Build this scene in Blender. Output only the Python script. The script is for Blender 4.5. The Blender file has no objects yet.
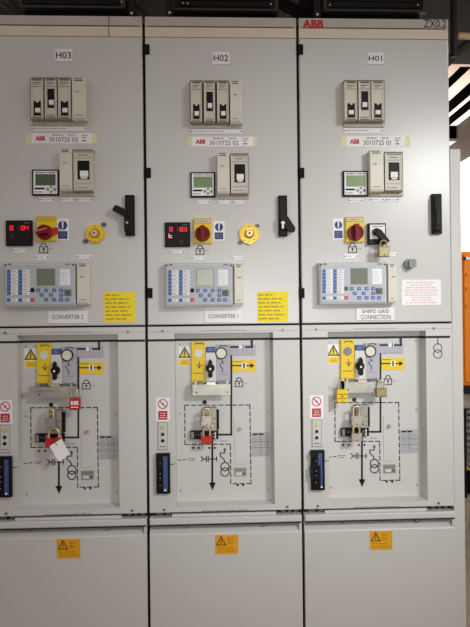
import bpy, math, random
from mathutils import Matrix, Vector
random.seed(4)
SC = bpy.context.scene
COL = SC.collection

# ------------------------------------------------------------------ camera, world, lights, exposure
FPX = 610.0
CAM = Vector((-0.0562, -2.36993, 1.35)); YAW, PITCH, ROLL = 0.04193, 0.00473, -0.01059
def cam_axes():
    cy, sy, cp, sp = math.cos(YAW), math.sin(YAW), math.cos(PITCH), math.sin(PITCH)
    f = Vector((sy*cp, cy*cp, sp)); r = Vector((cy, -sy, 0)); u = r.cross(f)
    c, s = math.cos(ROLL), math.sin(ROLL)
    return r*c + u*s, -r*s + u*c, f
AR, AU, AF = cam_axes()
cd = bpy.data.cameras.new('camera'); cam = bpy.data.objects.new('camera', cd); COL.objects.link(cam)
cd.sensor_fit = 'HORIZONTAL'; cd.sensor_width = 36.0; cd.lens = FPX/470*36; cd.clip_start = 0.05
cam.matrix_world = Matrix(((AR.x, AU.x, -AF.x, CAM.x), (AR.y, AU.y, -AF.y, CAM.y), (AR.z, AU.z, -AF.z, CAM.z), (0, 0, 0, 1)))
SC.camera = cam

w = bpy.data.worlds.new('world'); SC.world = w; w.use_nodes = True
w.node_tree.nodes['Background'].inputs[0].default_value = (1.0, 0.905, 0.865, 1)
w.node_tree.nodes['Background'].inputs[1].default_value = 0.44

def area(name, loc, target, sx, sy, power, color, spread=180):
    l = bpy.data.lights.new(name, 'AREA'); l.shape = 'RECTANGLE'; l.size = sx; l.size_y = sy
    l.energy = power; l.color = color; l.spread = math.radians(spread)
    o = bpy.data.objects.new(name, l); COL.objects.link(o); o.location = loc
    o.rotation_euler = (Vector(target)-Vector(loc)).to_track_quat('-Z', 'Y').to_euler()
    return o
area('work_light', (1.84, -2.62, 2.56), (0.52, 0.0, 1.08), 0.6, 0.4, 5.6, (0.98, 1.0, 0.99), 55)
area('front_fill', (0.45, -4.4, 1.25), (0.42, 0.0, 1.2), 1.1, 0.9, 2.0, (0.98, 1.0, 0.99), 34)  # added soft frontal fill from out of view, lifts the recessed panels
area('side_fill', (1.95, 0.1, 2.75), (1.6, 1.0, 1.3), 0.5, 0.5, 13, (1.0, 0.96, 0.9))  # added out of frame to brighten the orange cabinet from above
area('rear_wall_fill', (1.55, 4.4, 1.3), (2.5, 5.4, 2.3), 0.8, 0.8, 230, (1.0, 0.97, 0.94))  # added fill hidden behind the cabinets, burns the right wall white
area('rear_ceiling_fill', (1.7, 3.1, 2.2), (2.3, 3.7, 3.4), 0.5, 0.5, 4.2, (1.0, 0.88, 0.79))  # added upward fill, unseen by the camera, lights the pale ceiling

SC.view_settings.view_transform = 'Standard'; SC.view_settings.look = 'None'
SC.view_settings.gamma = 1.0; SC.view_settings.use_curve_mapping = False
SC.view_settings.exposure = 0.0

# ------------------------------------------------------------------ materials
def lin(c): return tuple((v/255/12.92 if v/255 <= .04045 else ((v/255+.055)/1.055)**2.4) for v in c)
MATS = {}
def M(name, rgb, rough=.5, metal=0, noise=.04, scale=14, bump=0, emit=0, bscale=900, spec=None):
    m = bpy.data.materials.new(name); m.use_nodes = True
    nt = m.node_tree; b = nt.nodes['Principled BSDF']
    c = lin(rgb)
    b.inputs['Roughness'].default_value = rough; b.inputs['Metallic'].default_value = metal
    if spec is not None: b.inputs['Specular IOR Level'].default_value = spec
    tc = nt.nodes.new('ShaderNodeTexCoord'); n = nt.nodes.new('ShaderNodeTexNoise')
    n.inputs['Scale'].default_value = scale; n.inputs['Detail'].default_value = 4
    nt.links.new(tc.outputs['Object'], n.inputs['Vector'])
    r = nt.nodes.new('ShaderNodeValToRGB'); nt.links.new(n.outputs['Fac'], r.inputs['Fac'])
    r.color_ramp.elements[0].position = .3; r.color_ramp.elements[1].position = .7
    r.color_ramp.elements[0].color = tuple(v*(1-noise) for v in c)+(1,)
    r.color_ramp.elements[1].color = tuple(min(1, v*(1+noise)) for v in c)+(1,)
    nt.links.new(r.outputs['Color'], b.inputs['Base Color'])
    if bump:
        n2 = nt.nodes.new('ShaderNodeTexNoise'); n2.inputs['Scale'].default_value = bscale
        nt.links.new(tc.outputs['Object'], n2.inputs['Vector'])
        bp = nt.nodes.new('ShaderNodeBump'); bp.inputs['Strength'].default_value = bump; bp.inputs['Distance'].default_value = .001
        nt.links.new(n2.outputs['Fac'], bp.inputs['Height']); nt.links.new(bp.outputs['Normal'], b.inputs['Normal'])
    if emit:
        b.inputs['Emission Color'].default_value = c+(1,); b.inputs['Emission Strength'].default_value = emit
    MATS[name] = m
M('paint', (206, 205, 201), .42, noise=.015, scale=3, bump=.05)
M('paint_door', (207, 206, 202), .27, noise=.015, scale=3, bump=.08, bscale=700)
M('paint_white', (218, 217, 214), .4, noise=.01)
M('strip_grey', (190, 182, 172), .5)
M('strip_cream', (224, 211, 188), .5)
M('near_black', (22, 20, 19), .8)  # plinth black, also the painted shade in door gaps and under the lip
M('print', (18, 17, 17), .6)
M('print_grey', (96, 94, 92), .6)
M('print_pale', (150, 148, 146), .6)
M('print_red', (190, 25, 30), .6)
M('pink_print_glare', (205, 110, 110), .6)
M('print_brown', (104, 64, 24), .6)
M('print_olive', (150, 125, 20), .6)
M('white', (240, 240, 240), .5)
M('white_plate', (236, 236, 236), .35)
M('label_grey', (238, 240, 244), .5)
M('black', (13, 13, 14), .45, spec=.2)
M('black_matt', (15, 14, 14), .7, spec=.2)
M('black_rubber', (21, 20, 20), .55, spec=.25)
M('beige', (206, 200, 184), .4)
M('beige_dark', (158, 150, 132), .45)
M('beige_frame', (120, 110, 94), .5)
M('ink_note', (176, 158, 24), .6)
M('ink_red', (228, 178, 178), .6)
M('ink_faint', (178, 176, 173), .6)
M('brass_dull', (156, 142, 104), .45, .5, noise=.15, scale=60)
M('plate_grey', (182, 183, 185), .5)
M('card_white', (252, 252, 252), .5)
M('beige_light', (218, 213, 199), .35)
M('yellow', (236, 202, 22), .45)
M('yellow_note', (246, 222, 28), .6)
M('amber', (230, 166, 12), .5, noise=.08)
M('ink_amber', (168, 104, 14), .6)
M('tape', (228, 222, 172), .45)
M('cream_face', (220, 220, 204), .4)
M('red', (190, 26, 34), .4)
M('red_handle', (134, 16, 22), .45, spec=.25)
M('red_dark', (108, 10, 14), .45, spec=.25)
M('blue', (28, 52, 118), .5)
M('blue_key', (60, 96, 174), .45)
M('blue_plate', (50, 78, 150), .5)
M('lavender', (180, 178, 189), .5)
M('lilac_blue', (66, 82, 136), .35)
M('relay_bezel', (198, 201, 199), .45)
M('relay_face', (184, 189, 195), .45)
M('lcd_grey', (118, 122, 108), .25)
M('lcd_pale', (186, 192, 174), .3)
M('lcd_green', (120, 148, 100), .3)
M('lcd_dark', (76, 92, 68), .25)
M('led_red', (236, 24, 56), .4, emit=.75)
M('led_dim', (90, 10, 18), .4, emit=.25)
M('led_pale', (255, 150, 160), .4, emit=1.2)
M('led_green', (205, 215, 70), .4)
M('key_green', (30, 92, 50), .45)
M('key_red', (212, 84, 84), .45)
M('steel', (196, 190, 178), .34, .7, noise=.1, scale=60)
M('steel_dull', (166, 163, 154), .45, .6, noise=.12, scale=40)
M('zinc', (176, 174, 164), .42, .85, noise=.14, scale=30)
M('brass', (222, 198, 146), .3, .65, noise=.1, scale=40)
M('gold', (244, 210, 92), .22, .6)
M('bolt', (110, 108, 104), .4, .8)
M('dial_grey', (128, 132, 134), .4)
M('dark_box', (27, 25, 24), .6, spec=.2)
M('dark_slat', (20, 19, 18), .6, spec=.2)
M('dark_frame', (46, 42, 38), .6)
M('cable_brown', (34, 27, 23), .7)
M('cable_black', (26, 24, 23), .7)
M('orange', (232, 130, 8), .4)
M('plaster', (240, 236, 230), .8)
M('ceiling_pale', (240, 222, 206), .8)
M('dark_ceiling', (16, 15, 14), .9)
M('joist', (5, 5, 5), .95, spec=0)
M('band_brown', (58, 48, 40), .85, noise=.2)
M('concrete', (150, 134, 116), .8, noise=.12, scale=6)
M('grey_stand', (150, 140, 128), .6, noise=.15, scale=30)
M('hose_grey', (150, 148, 142), .6, noise=.2, scale=50)
M('tan', (206, 184, 140), .5)

# ------------------------------------------------------------------ geometry helpers
def P(px, py, y=0.0):                       # a photograph pixel -> (X, Z) on the plane at depth y
    d = AF*FPX + AR*(px-235) - AU*(py-313.5)
    t = (y-CAM.y)/d.y
    return CAM.x+d.x*t, CAM.z+d.z*t
def RC(px0, py0, px1, py1, y=0.0):
    mx, my = (px0+px1)/2, (py0+py1)/2
    return P(px0, my, y)[0], P(px1, my, y)[0], P(mx, py1, y)[1], P(mx, py0, y)[1]
def S(px, y=0.0): return px*(y-CAM.y)/FPX

TXT = {}
def text_geom(s, bold):
    k = (s, bold)
    if k in TXT: return TXT[k]
    c = bpy.data.curves.new('lettering', 'FONT'); c.body = s; c.size = 1; c.resolution_u = 2
    c.offset = .045 if bold else 0.006
    o = bpy.data.objects.new('lettering', c); COL.objects.link(o)
    dg = bpy.context.evaluated_depsgraph_get(); me = bpy.data.meshes.new_from_object(o.evaluated_get(dg))
    vs = [(v.co.x, v.co.y) for v in me.vertices]; fs = [tuple(p.vertices) for p in me.polygons]
    bpy.data.objects.remove(o); bpy.data.curves.remove(c); bpy.data.meshes.remove(me)
    x0 = min(v[0] for v in vs); x1 = max(v[0] for v in vs); y0 = min(v[1] for v in vs); y1 = max(v[1] for v in vs)
    vs = [((a-x0)/(x1-x0), (b-y0)/(y1-y0)) for a, b in vs]
    TXT[k] = (vs, fs); return TXT[k]

class MB:
    def __init__(self): self.v, self.f, self.m, self.s, self.mats = [], [], [], [], []
    def add(self, vs, fs, mat, smooth=False):
        if mat not in self.mats: self.mats.append(mat)
        k = self.mats.index(mat); n = len(self.v)
        self.v += [tuple(p) for p in vs]
        for q in fs: self.f.append(tuple(i+n for i in q)); self.m.append(k); self.s.append(smooth)
        return self
    def box(self, x0, x1, y0, y1, z0, z1, mat, c=0):
        def ring(y, i): return [(x0+i, y, z0+i), (x1-i, y, z0+i), (x1-i, y, z1-i), (x0+i, y, z1-i)]
        if c:
            vs = ring(y0, c)+ring(y0+c, 0)+ring(y1, 0); n = 3
        else: vs = ring(y0, 0)+ring(y1, 0); n = 2
        fs = [(0, 1, 2, 3)]
        for k in range(n-1):
            for i in range(4):
                j = (i+1) % 4; fs.append((4*k+j, 4*k+i, 4*k+4+i, 4*k+4+j))
        e = 4*(n-1); fs.append((e+3, e+2, e+1, e))
        return self.add(vs, fs, mat)
    def pbox(self, px0, py0, px1, py1, y0, y1, mat, c=0):
        a, b, z0, z1 = RC(px0, py0, px1, py1, y0); return self.box(a, b, y0, y1, z0, z1, mat, c)
    def cyl(self, x, z, y0, y1, r0, mat, r1=None, n=20, smooth=True):
        r1 = r0 if r1 is None else r1
        A = [(2*math.pi*i/n) for i in range(n)]
        fr = [(x+r0*math.cos(a), y0, z+r0*math.sin(a)) for a in A]; bk = [(x+r1*math.cos(a), y1, z+r1*math.sin(a)) for a in A]
        self.add(fr+bk, [((i+1) % n, i, n+i, n+(i+1) % n) for i in range(n)], mat, smooth)
        self.add(fr, [tuple(range(n))], mat); return self.add(bk, [tuple(reversed(range(n)))], mat)
    def pcyl(self, px, py, r, y0, y1, mat, r1=None, n=20):
        x, z = P(px, py, y0); return self.cyl(x, z, y0, y1, S(r, y0), mat, None if r1 is None else S(r1, y0), n)
    def ring(self, x, z, y, ra, rb, mat, n=24):
        A = [(2*math.pi*i/n) for i in range(n)]
        vs = [(x+ra*math.cos(a), y, z+ra*math.sin(a)) for a in A]+[(x+rb*math.cos(a), y, z+rb*math.sin(a)) for a in A]
        return self.add(vs, [(i, n+i, n+(i+1) % n, (i+1) % n) for i in range(n)], mat)
    def dring(self, x, z, y0, y1, ra, rb, mat, n=24):      # solid ring with depth
        A = [(2*math.pi*i/n) for i in range(n)]
        def c(r, y): return [(x+r*math.cos(a), y, z+r*math.sin(a)) for a in A]
        vs = c(ra, y1)+c(ra, y0)+c(rb, y0)+c(rb, y1)
        fs = []
        for k in range(3):
            for i in range(n):
                j = (i+1) % n; fs.append((k*n+i, (k+1)*n+i, (k+1)*n+j, k*n+j))
        return self.add(vs, fs, mat)
    def poly(self, pts, y, mat): return self.add([(a, y, b) for a, b in pts], [tuple(range(len(pts)))], mat)
    def rect(self, x0, x1, z0, z1, y, mat): return self.poly([(x0, z0), (x1, z0), (x1, z1), (x0, z1)], y, mat)
    def prect(self, px0, py0, px1, py1, y, mat): return self.rect(*RC(px0, py0, px1, py1, y), y, mat)
    def disc(self, x, z, r, y, mat, n=18): return self.poly([(x+r*math.cos(2*math.pi*i/n), z+r*math.sin(2*math.pi*i/n)) for i in range(n)], y, mat)
    def pdisc(self, px, py, r, y, mat, n=18): return self.disc(*P(px, py, y), S(r, y), y, mat, n)
    def prism(self, pts, y0, y1, mat):
        n = len(pts); vs = [(a, y0, b) for a, b in pts]+[(a, y1, b) for a, b in pts]
        return self.add(vs, [tuple(range(n)), tuple(reversed(range(n, 2*n)))]+[((i+1) % n, i, n+i, n+(i+1) % n) for i in range(n)], mat)
    def line(self, pts, wd, y, mat):
        for (a, b), (c, d) in zip(pts, pts[1:]):
            L = math.hypot(c-a, d-b)
            if L < 1e-6: continue
            ux, uz = (c-a)/L*wd/2, (d-b)/L*wd/2
            self.poly([(a-ux+uz, b-uz-ux), (c+ux+uz, d+uz-ux), (c+ux-uz, d+uz+ux), (a-ux-uz, b-uz+ux)], y, mat)
        return self
    def pline(self, pts, wpx, y, mat): return self.line([P(a, b, y) for a, b in pts], S(wpx, y), y, mat)
    def dash(self, a, b, wpx, on, off, y, mat):
        L = math.hypot(b[0]-a[0], b[1]-a[1]); t = 0
        while t < L:
            e = min(t+on, L)
            q = lambda s: (a[0]+(b[0]-a[0])*s/L, a[1]+(b[1]-a[1])*s/L)
            self.pline([q(t), q(e)], wpx, y, mat); t += on+off
        return self
    def tube(self, pts, r, mat, n=8):
        pts = [Vector(p) for p in pts]; vs = []; up = None
        for i, p in enumerate(pts):
            d = (pts[min(i+1, len(pts)-1)]-pts[max(i-1, 0)]).normalized()
            if up is None: up = Vector((0, 1, 0)) if abs(d.y) < .9 else Vector((1, 0, 0))
            s = d.cross(up).normalized(); up = s.cross(d).normalized()
            vs += [p+(s*math.cos(2*math.pi*k/n)+up*math.sin(2*math.pi*k/n))*r for k in range(n)]
        fs = [(i*n+k, i*n+(k+1) % n, (i+1)*n+(k+1) % n, (i+1)*n+k) for i in range(len(pts)-1) for k in range(n)]
        self.add(vs, fs, mat, True)
        e = (len(pts)-1)*n
        self.add(vs[:n], [tuple(reversed(range(n)))], mat); return self.add(vs[e:], [tuple(range(n))], mat)
    def text(self, s, x0, x1, z0, z1, y, mat, bold=False):
        vs, fs = text_geom(s, bold)
        return self.add([(x0+a*(x1-x0), y, z0+b*(z1-z0)) for a, b in vs], fs, mat)
    def ptext(self, s, px0, py0, px1, py1, y, mat, bold=False): return self.text(s, *RC(px0, py0, px1, py1, y), y, mat, bold)
    def script(self, px0, py0, px1, py1, n, y, mat, fill=.45, seed=1, centre=False, lens=None):   # small unreadable print, word by word
        x0, x1, z0, z1 = RC(px0, py0, px1, py1, y); rnd = random.Random(seed); h = (z1-z0)/n
        for k in range(n):
            L = (x1-x0)*(lens[k] if lens else rnd.uniform(.6, 1)); s = x0+((x1-x0-L)/2 if centre else 0); e = s+L
            zc = z1-(k+.5)*h
            while s < e-1e-5:
                wd = min(rnd.uniform(.8, 2.4)*h, e-s); self.rect(s, s+wd, zc-h*fill/2, zc+h*fill/2, y, mat); s += wd+h*.35
        return self

WP = {}
def empty(name, loc, label, cat, group=None):
    o = bpy.data.objects.new(name, None); COL.objects.link(o); o.location = loc; o.empty_display_size = .1
    o['label'] = label; o['category'] = cat
    if group: o['group'] = group
    WP[o] = Vector(loc); return o
def build(name, mb, parent=None, label=None, dx=0.0, cat=None, group=None, kind=None, origin=None):
    n = len(mb.v); lo = [min(v[i] for v in mb.v) for i in range(3)]; hi = [max(v[i] for v in mb.v) for i in range(3)]
    c = Vector(origin) if origin else Vector([(a+b)/2 for a, b in zip(lo, hi)])
    me = bpy.data.meshes.new(name); me.from_pydata([tuple(Vector(v)-c) for v in mb.v], [], mb.f)
    for m in mb.mats: me.materials.append(MATS[m])
    me.polygons.foreach_set('material_index', mb.m); me.polygons.foreach_set('use_smooth', mb.s); me.update()
    o = bpy.data.objects.new(name, me); COL.objects.link(o)
    wc = c+Vector((dx, 0, 0)); WP[o] = wc
    if parent: o.parent = parent; o.location = wc-WP[parent]
    else: o.location = wc
    if label: o['label'] = label
    if cat: o['category'] = cat
    if group: o['group'] = group
    if kind: o['kind'] = kind
    return o

# ------------------------------------------------------------------ the setting
def struct(name, mb): return build(name, mb, kind='structure')
struct('floor', MB().box(-3.5, 3.4, -4.5, 7.2, -.1, 0, 'concrete'))
struct('wall_back', MB().box(-3.5, 2.7, 7.0, 7.15, 0, 3.6, 'band_brown'))
struct('wall_right', MB().box(2.6, 2.75, 0.4, 7.0, 0, 2.945, 'plaster'))
struct('trim_1', MB().box(2.6, 2.75, 0.4, 7.0, 2.945, 3.5, 'band_brown'))
struct('ceiling', MB().box(-3.5, 3.0, -0.5, 2.45, 3.36, 3.46, 'dark_ceiling').box(-3.5, 3.0, 2.45, 7.0, 3.36, 3.46, 'ceiling_pale'))
def ceil_x(px, py, z):                      # where the sight line through a pixel meets the height z
    d = AF*FPX + AR*(px-235) - AU*(py-313.5); t = (z-CAM.z)/d.z; return CAM.x+d.x*t
for k, (ya, yb) in enumerate(((78, 87.5), (101, 112.4), (117, 125.2))):
    struct('trim_%d' % (k+2), MB().box(ceil_x(450, ya, 3.352), ceil_x(450, yb, 3.352), 2.5, 4.03, 3.352, 3.36, 'joist'))
zb = P(458, 59, 2.36)[1]
struct('trim_7', MB().box(-3.5, 2.6, 2.36, 2.44, zb, 3.52, 'cable_brown').box(-3.5, 2.6, 2.33, 2.36, zb, zb+.06, 'dark_frame'))
za, zb = P(458, 138.6, 4.03)[1], P(458, 141.2, 4.03)[1]
struct('trim_8', MB().box(-3.5, 2.6, 4.031, 4.2, za, 3.36, 'joist').box(-3.5, 2.6, 4.03, 4.22, zb, za, 'print_pale'))

# ------------------------------------------------------------------ switchgear cabinets
X0 = {'H03': -0.6, 'H02': 0.0, 'H01': 0.6}
DX = {'H03': -0.6005, 'H02': 0.0, 'H01': 0.598}
DL = {'H03': -0.6055, 'H02': 0.0, 'H01': 0.6035}
LBL = {'H03': 'tall grey switchgear cabinet marked H03 with white tag, leftmost of three',
       'H02': 'tall grey switchgear cabinet marked H02, middle of the three',
       'H01': 'tall grey switchgear cabinet marked H01 with red maker lettering, rightmost of three'}
DZ = 1.3167; ZT = 2.516; G = .0056
CABS = {}
for k in ('H02', 'H03', 'H01'):
    CABS[k] = empty('switchgear_cabinet', (X0[k], .6, 0), LBL[k], 'cabinet', 'switchgear cabinets in a row')

def shell(k):
    c = CABS[k]; xc = X0[k]; a, b = xc-.3+G, xc+.3-(G if k != 'H01' else .0008)
    zl = P(220, 27.3)[1]; zc = P(220, 37.3)[1]
    m = MB().box(xc-.299, xc+.299, .055, 1.25, 0.10, ZT, 'paint')
    build('carcass', m, c)
    m = MB()
    for x in (xc-.299, xc+.285): m.box(x, x+.014, .03, .0545, .1, ZT-.012, 'near_black')
    m.box(xc-.285, xc+.285, .03, .0545, DZ-.012, DZ+.010, 'near_black')
    build('gap_shade', m, c, 'black strips painting the shade in the door gap')  # black strips put the shade of the door gaps into colour
    # top strips
    m = MB().box(a, b, 0, .0545, zl, ZT, 'strip_grey', .0015)
    m.rect(a+.012, b-.012, zl+.0005, zl+.0035, -.0004, 'dark_frame')
    if k == 'H03': m.prect(108.4, 16.5, 109.2, 25, -.0004, 'dark_frame')
    if k == 'H01':
        m.ptext('ABB', 302.6, 19.6, 323.6, 27.9, -.0006, 'print_red', True)
        m.ptext('ZX0.2', 423.8, 19.6, 446.2, 27.7, -.0006, 'print', False)
    build('top_strip', m, c, 'darker grey strip along the cabinet top')
    m = MB().box(a, b, .001, .0545, zc+.0005, zl-.0005, 'strip_cream', .001)
    if k == 'H03': m.prect(108.4, 26, 109.2, 36, .0006, 'dark_frame')
    build('trim_strip', m, c, 'cream strip above the door')
    # upper door
    m = MB().box(a, b, 0, .029, DZ+.0035, zc-.001, 'paint_door', .003)
    m.box(a+.03, b-.03, .029, .0545, DZ+.02, zc-.02, 'paint_door')
    build('upper_door', m, c)
    if k != 'H03':
        for (y0, y1) in ((44, 54), (167.7, 177.7), (288, 298)):
            px0 = {'H02': {44: 144.8, 167.7: 146.2, 288: 147.8}, 'H01': {44: 298.6, 167.7: 299.8, 288: 300}}[k][y0]
            build('hinge', MB().pbox(px0-.6, y0, px0+4.6, y1, -.006, .012, 'black_matt', .001), c, 'black door hinge')
    # lower front frame with its recess
    fz1 = DZ-.0035; fz0 = P(220, 511.2)[1]
    d = DX[k]-xc                                        # recess measured on the middle cabinet
    rx0, rx1 = P(175.3, 420)[0]+xc+d, P(274, 420)[0]+xc+d+(.006 if k == 'H01' else 0)
    rz0, rz1 = P(220, 505.5)[1], P(220, 333)[1]
    ix0, ix1 = P(176.5, 420, .05)[0]+xc+d, P(270.6, 420, .05)[0]+xc+d+(.006 if k == 'H01' else 0)
    iz0, iz1 = P(220, 500.5, .05)[1], rz1-.002
    m = MB()
    m.box(a, rx0, 0, .0545, fz0, fz1, 'paint', 0).box(rx1, b, 0, .0545, fz0, fz1, 'paint', 0)
    m.box(rx0, rx1, 0, .0545, rz1, fz1, 'paint', 0).box(rx0, rx1, 0, .0545, fz0, rz0, 'paint', 0)
    # sloped recess walls
    m.add([(rx0, 0, rz0), (rx0, 0, rz1), (ix0, .05, iz1), (ix0, .05, iz0)], [(0, 3, 2, 1)], 'paint')
    m.add([(rx1, 0, rz0), (rx1, 0, rz1), (ix1, .05, iz1), (ix1, .05, iz0)], [(0, 1, 2, 3)], 'paint')
    m.add([(rx0, 0, rz0), (rx1, 0, rz0), (ix1, .05, iz0), (ix0, .05, iz0)], [(0, 1, 2, 3)], 'paint')
    m.add([(rx0, 0, rz1), (rx1, 0, rz1), (ix1, .05, iz1), (ix0, .05, iz1)], [(3, 2, 1, 0)], 'paint')
    zf = P(220, 331.2)[1]
    m.rect(a+.004, b-.004, zf-.0006, zf+.0006, -.0004, 'print_pale')
    # fold line and small print
    q = MB().script(202, 328.8, 247, 331.6, 1, -.0005, 'ink_faint', .35, 3, lens=[1])
    q.script(202, 509, 247, 512, 1, -.0005, 'print_pale', .35, 4, lens=[1])
    ff = build('front_frame', m, c)
    build('small_print', q, ff, dx=DX[k])
    for (px, py) in ((162.6, 331), (283, 330), (164, 510), (287.5, 507)):
        build('bolt', MB().pcyl(px, py, 1.3, -.004, .001, 'steel_dull', 1.6, 10).pcyl(px, py, .6, -.0045, -.003, 'black_matt', n=6), ff, 'steel bolt', dx=DX[k])
    m = MB().box(ix0, ix1, .0495, .0545, iz0, iz1, 'paint')
    mp = build('mimic_panel', m, c, 'recessed operating panel')
    for (px, py) in ((180, 413.6), (180.7, 491.2), (268.8, 488.5), (268, 412), (180, 344.5), (267.8, 342.5)):
        build('panel_screw', MB().pcyl(px, py, .8, .047, .0497, 'steel_dull', 1.0, 8), mp, dx=DX[k])
    # busbar line
    xe = b if k != 'H01' else P(450, 337)[0]
    zb = P(220, 339.6)[1]; bw = S(2.3)/2; zb2 = P(220, 339.4, .049)[1]
    m = MB().rect(a, rx0, zb-bw, zb+bw, -.0006, 'print').rect(rx1, xe, zb-bw, zb+bw, -.0006, 'print').rect(ix0, ix1, zb2-bw, zb2+bw, .0487, 'print')
    m.add([(rx0, -.0006, zb-bw), (rx0, -.0006, zb+bw), (ix0, .0487, zb2+bw), (ix0, .0487, zb2-bw)], [(0, 3, 2, 1)], 'print')
    m.add([(rx1-.0005, -.0006, zb-bw), (rx1-.0005, -.0006, zb+bw), (ix1-.0005, .0487, zb2+bw), (ix1-.0005, .0487, zb2-bw)], [(0, 1, 2, 3)], 'print')
    build('busbar_line', m, c, 'thick black mimic busbar line across the frame')
    # slot, lip and lower cover
    z1, z2, z3, z4 = [P(220, y)[1] for y in (516.4, 523.0, 532.6, 640)]
    m = MB().box(a, b, .045, .0545, z1-.01, fz0+.01, 'near_black')
    for (u, v) in ((156, 163), (166, 171), (281, 285), (288, 291), (294, 298)):
        q0, q1, _, _ = RC(u, 513, v, 516.4, .027); m.box(q0+d+xc, q1+d+xc, .022, .046, z1-.003, fz0+.003, 'bolt')
    q0, q1, _, _ = RC(172, 513, 276, 516.4, .015); m.box(q0+d+xc, q1+d+xc, .010, .046, z1-.006, z1+.010, 'paint')
    build('slot_rail', m, c, 'dark recessed slot between frame and lower cover')
    m = MB().box(a, b, -.012, .0545, z2, z1, 'paint', .004)
    build('cover_lip', m, c)
    build('lip_shadow_strip', MB().box(a+.002, b-.002, -.0105, .0545, z2-.0036, z2-.0002, 'near_black'), c, 'dark strip painted as the shadow under the lip')  # dark strip standing in for the shadow cast by the lip
    m = MB()
    xr = b if k != 'H01' else b-.004
    prof = [(.036, z2-.004), (.030, z2-.008), (-.004, z3), (-.006, z3-.004), (-.006, .10), (.0545, .10), (.0545, z2-.004)]
    n = len(prof); vs = [(a, y, z) for y, z in prof]+[(b, y, z) for y, z in prof]
    m.add(vs, [tuple(range(n)), tuple(reversed(range(n, 2*n)))]+[(i, n+i, n+(i+1) % n, (i+1) % n) for i in range(n)], 'paint')
    m.prism([(b-.010, z3), (b, z3), (b, z2), (b-.010, z2)], -.005, .024, 'paint')
    lc = build('lower_cover', m, c)
    for (px, py) in ((187.9, 525.8), (264.2, 524.6)):
        build('bolt', MB().pcyl(px, py, 2.0, .004, .034, 'bolt', 2.2, 12).pcyl(px, py, 1.2, .0034, .006, 'steel', n=10), lc, 'steel bolt', dx=DL[k])
    # amber warning label
    m = MB().pbox(215.4, 535, 238.2, 554, -.0075, -.005, 'amber')
    tri = [(216.8, 545), (221.2, 536.6), (225.6, 545)]; T = [P(u, v, -.008) for u, v in tri]
    m.line(T+[T[0]], S(1.0), -.008, 'print_brown'); m.pline([(221.2, 539.5), (221.2, 543.5)], .9, -.008, 'print_brown')
    m.script(227.5, 536.4, 236.5, 544.5, 4, -.008, 'ink_amber', .35, 9); m.script(217.5, 546.6, 236.5, 552.8, 3, -.008, 'ink_amber', .3, 10)
    build('warning_label', m, c, 'amber warning label with black triangle', dx=DL[k])
    m = MB().box(xc-.295, xc+.295, .04, 1.2, 0, .0995, 'near_black'); build('plinth', m, c, 'black plinth')
for k in X0: shell(k)

# small shared devices ------------------------------------------------------
def label_strip(c, r, seed=1):
    m = MB().pbox(*r, -.0022, .001, 'label_grey', .0005)
    m.script(r[0]+2.2, r[1]+1.2, r[2]-2.2, r[3]-1.4, 1, -.0026, 'ink_faint', .4, seed)
    s = build('label_strip', m, c, 'small white engraved label strip')
    for px in (r[0]+1, r[2]-1):
        build('screw', MB().pcyl(px, (r[1]+r[3])/2, .7, -.0034, -.002, 'print_grey', n=8), s)

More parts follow.
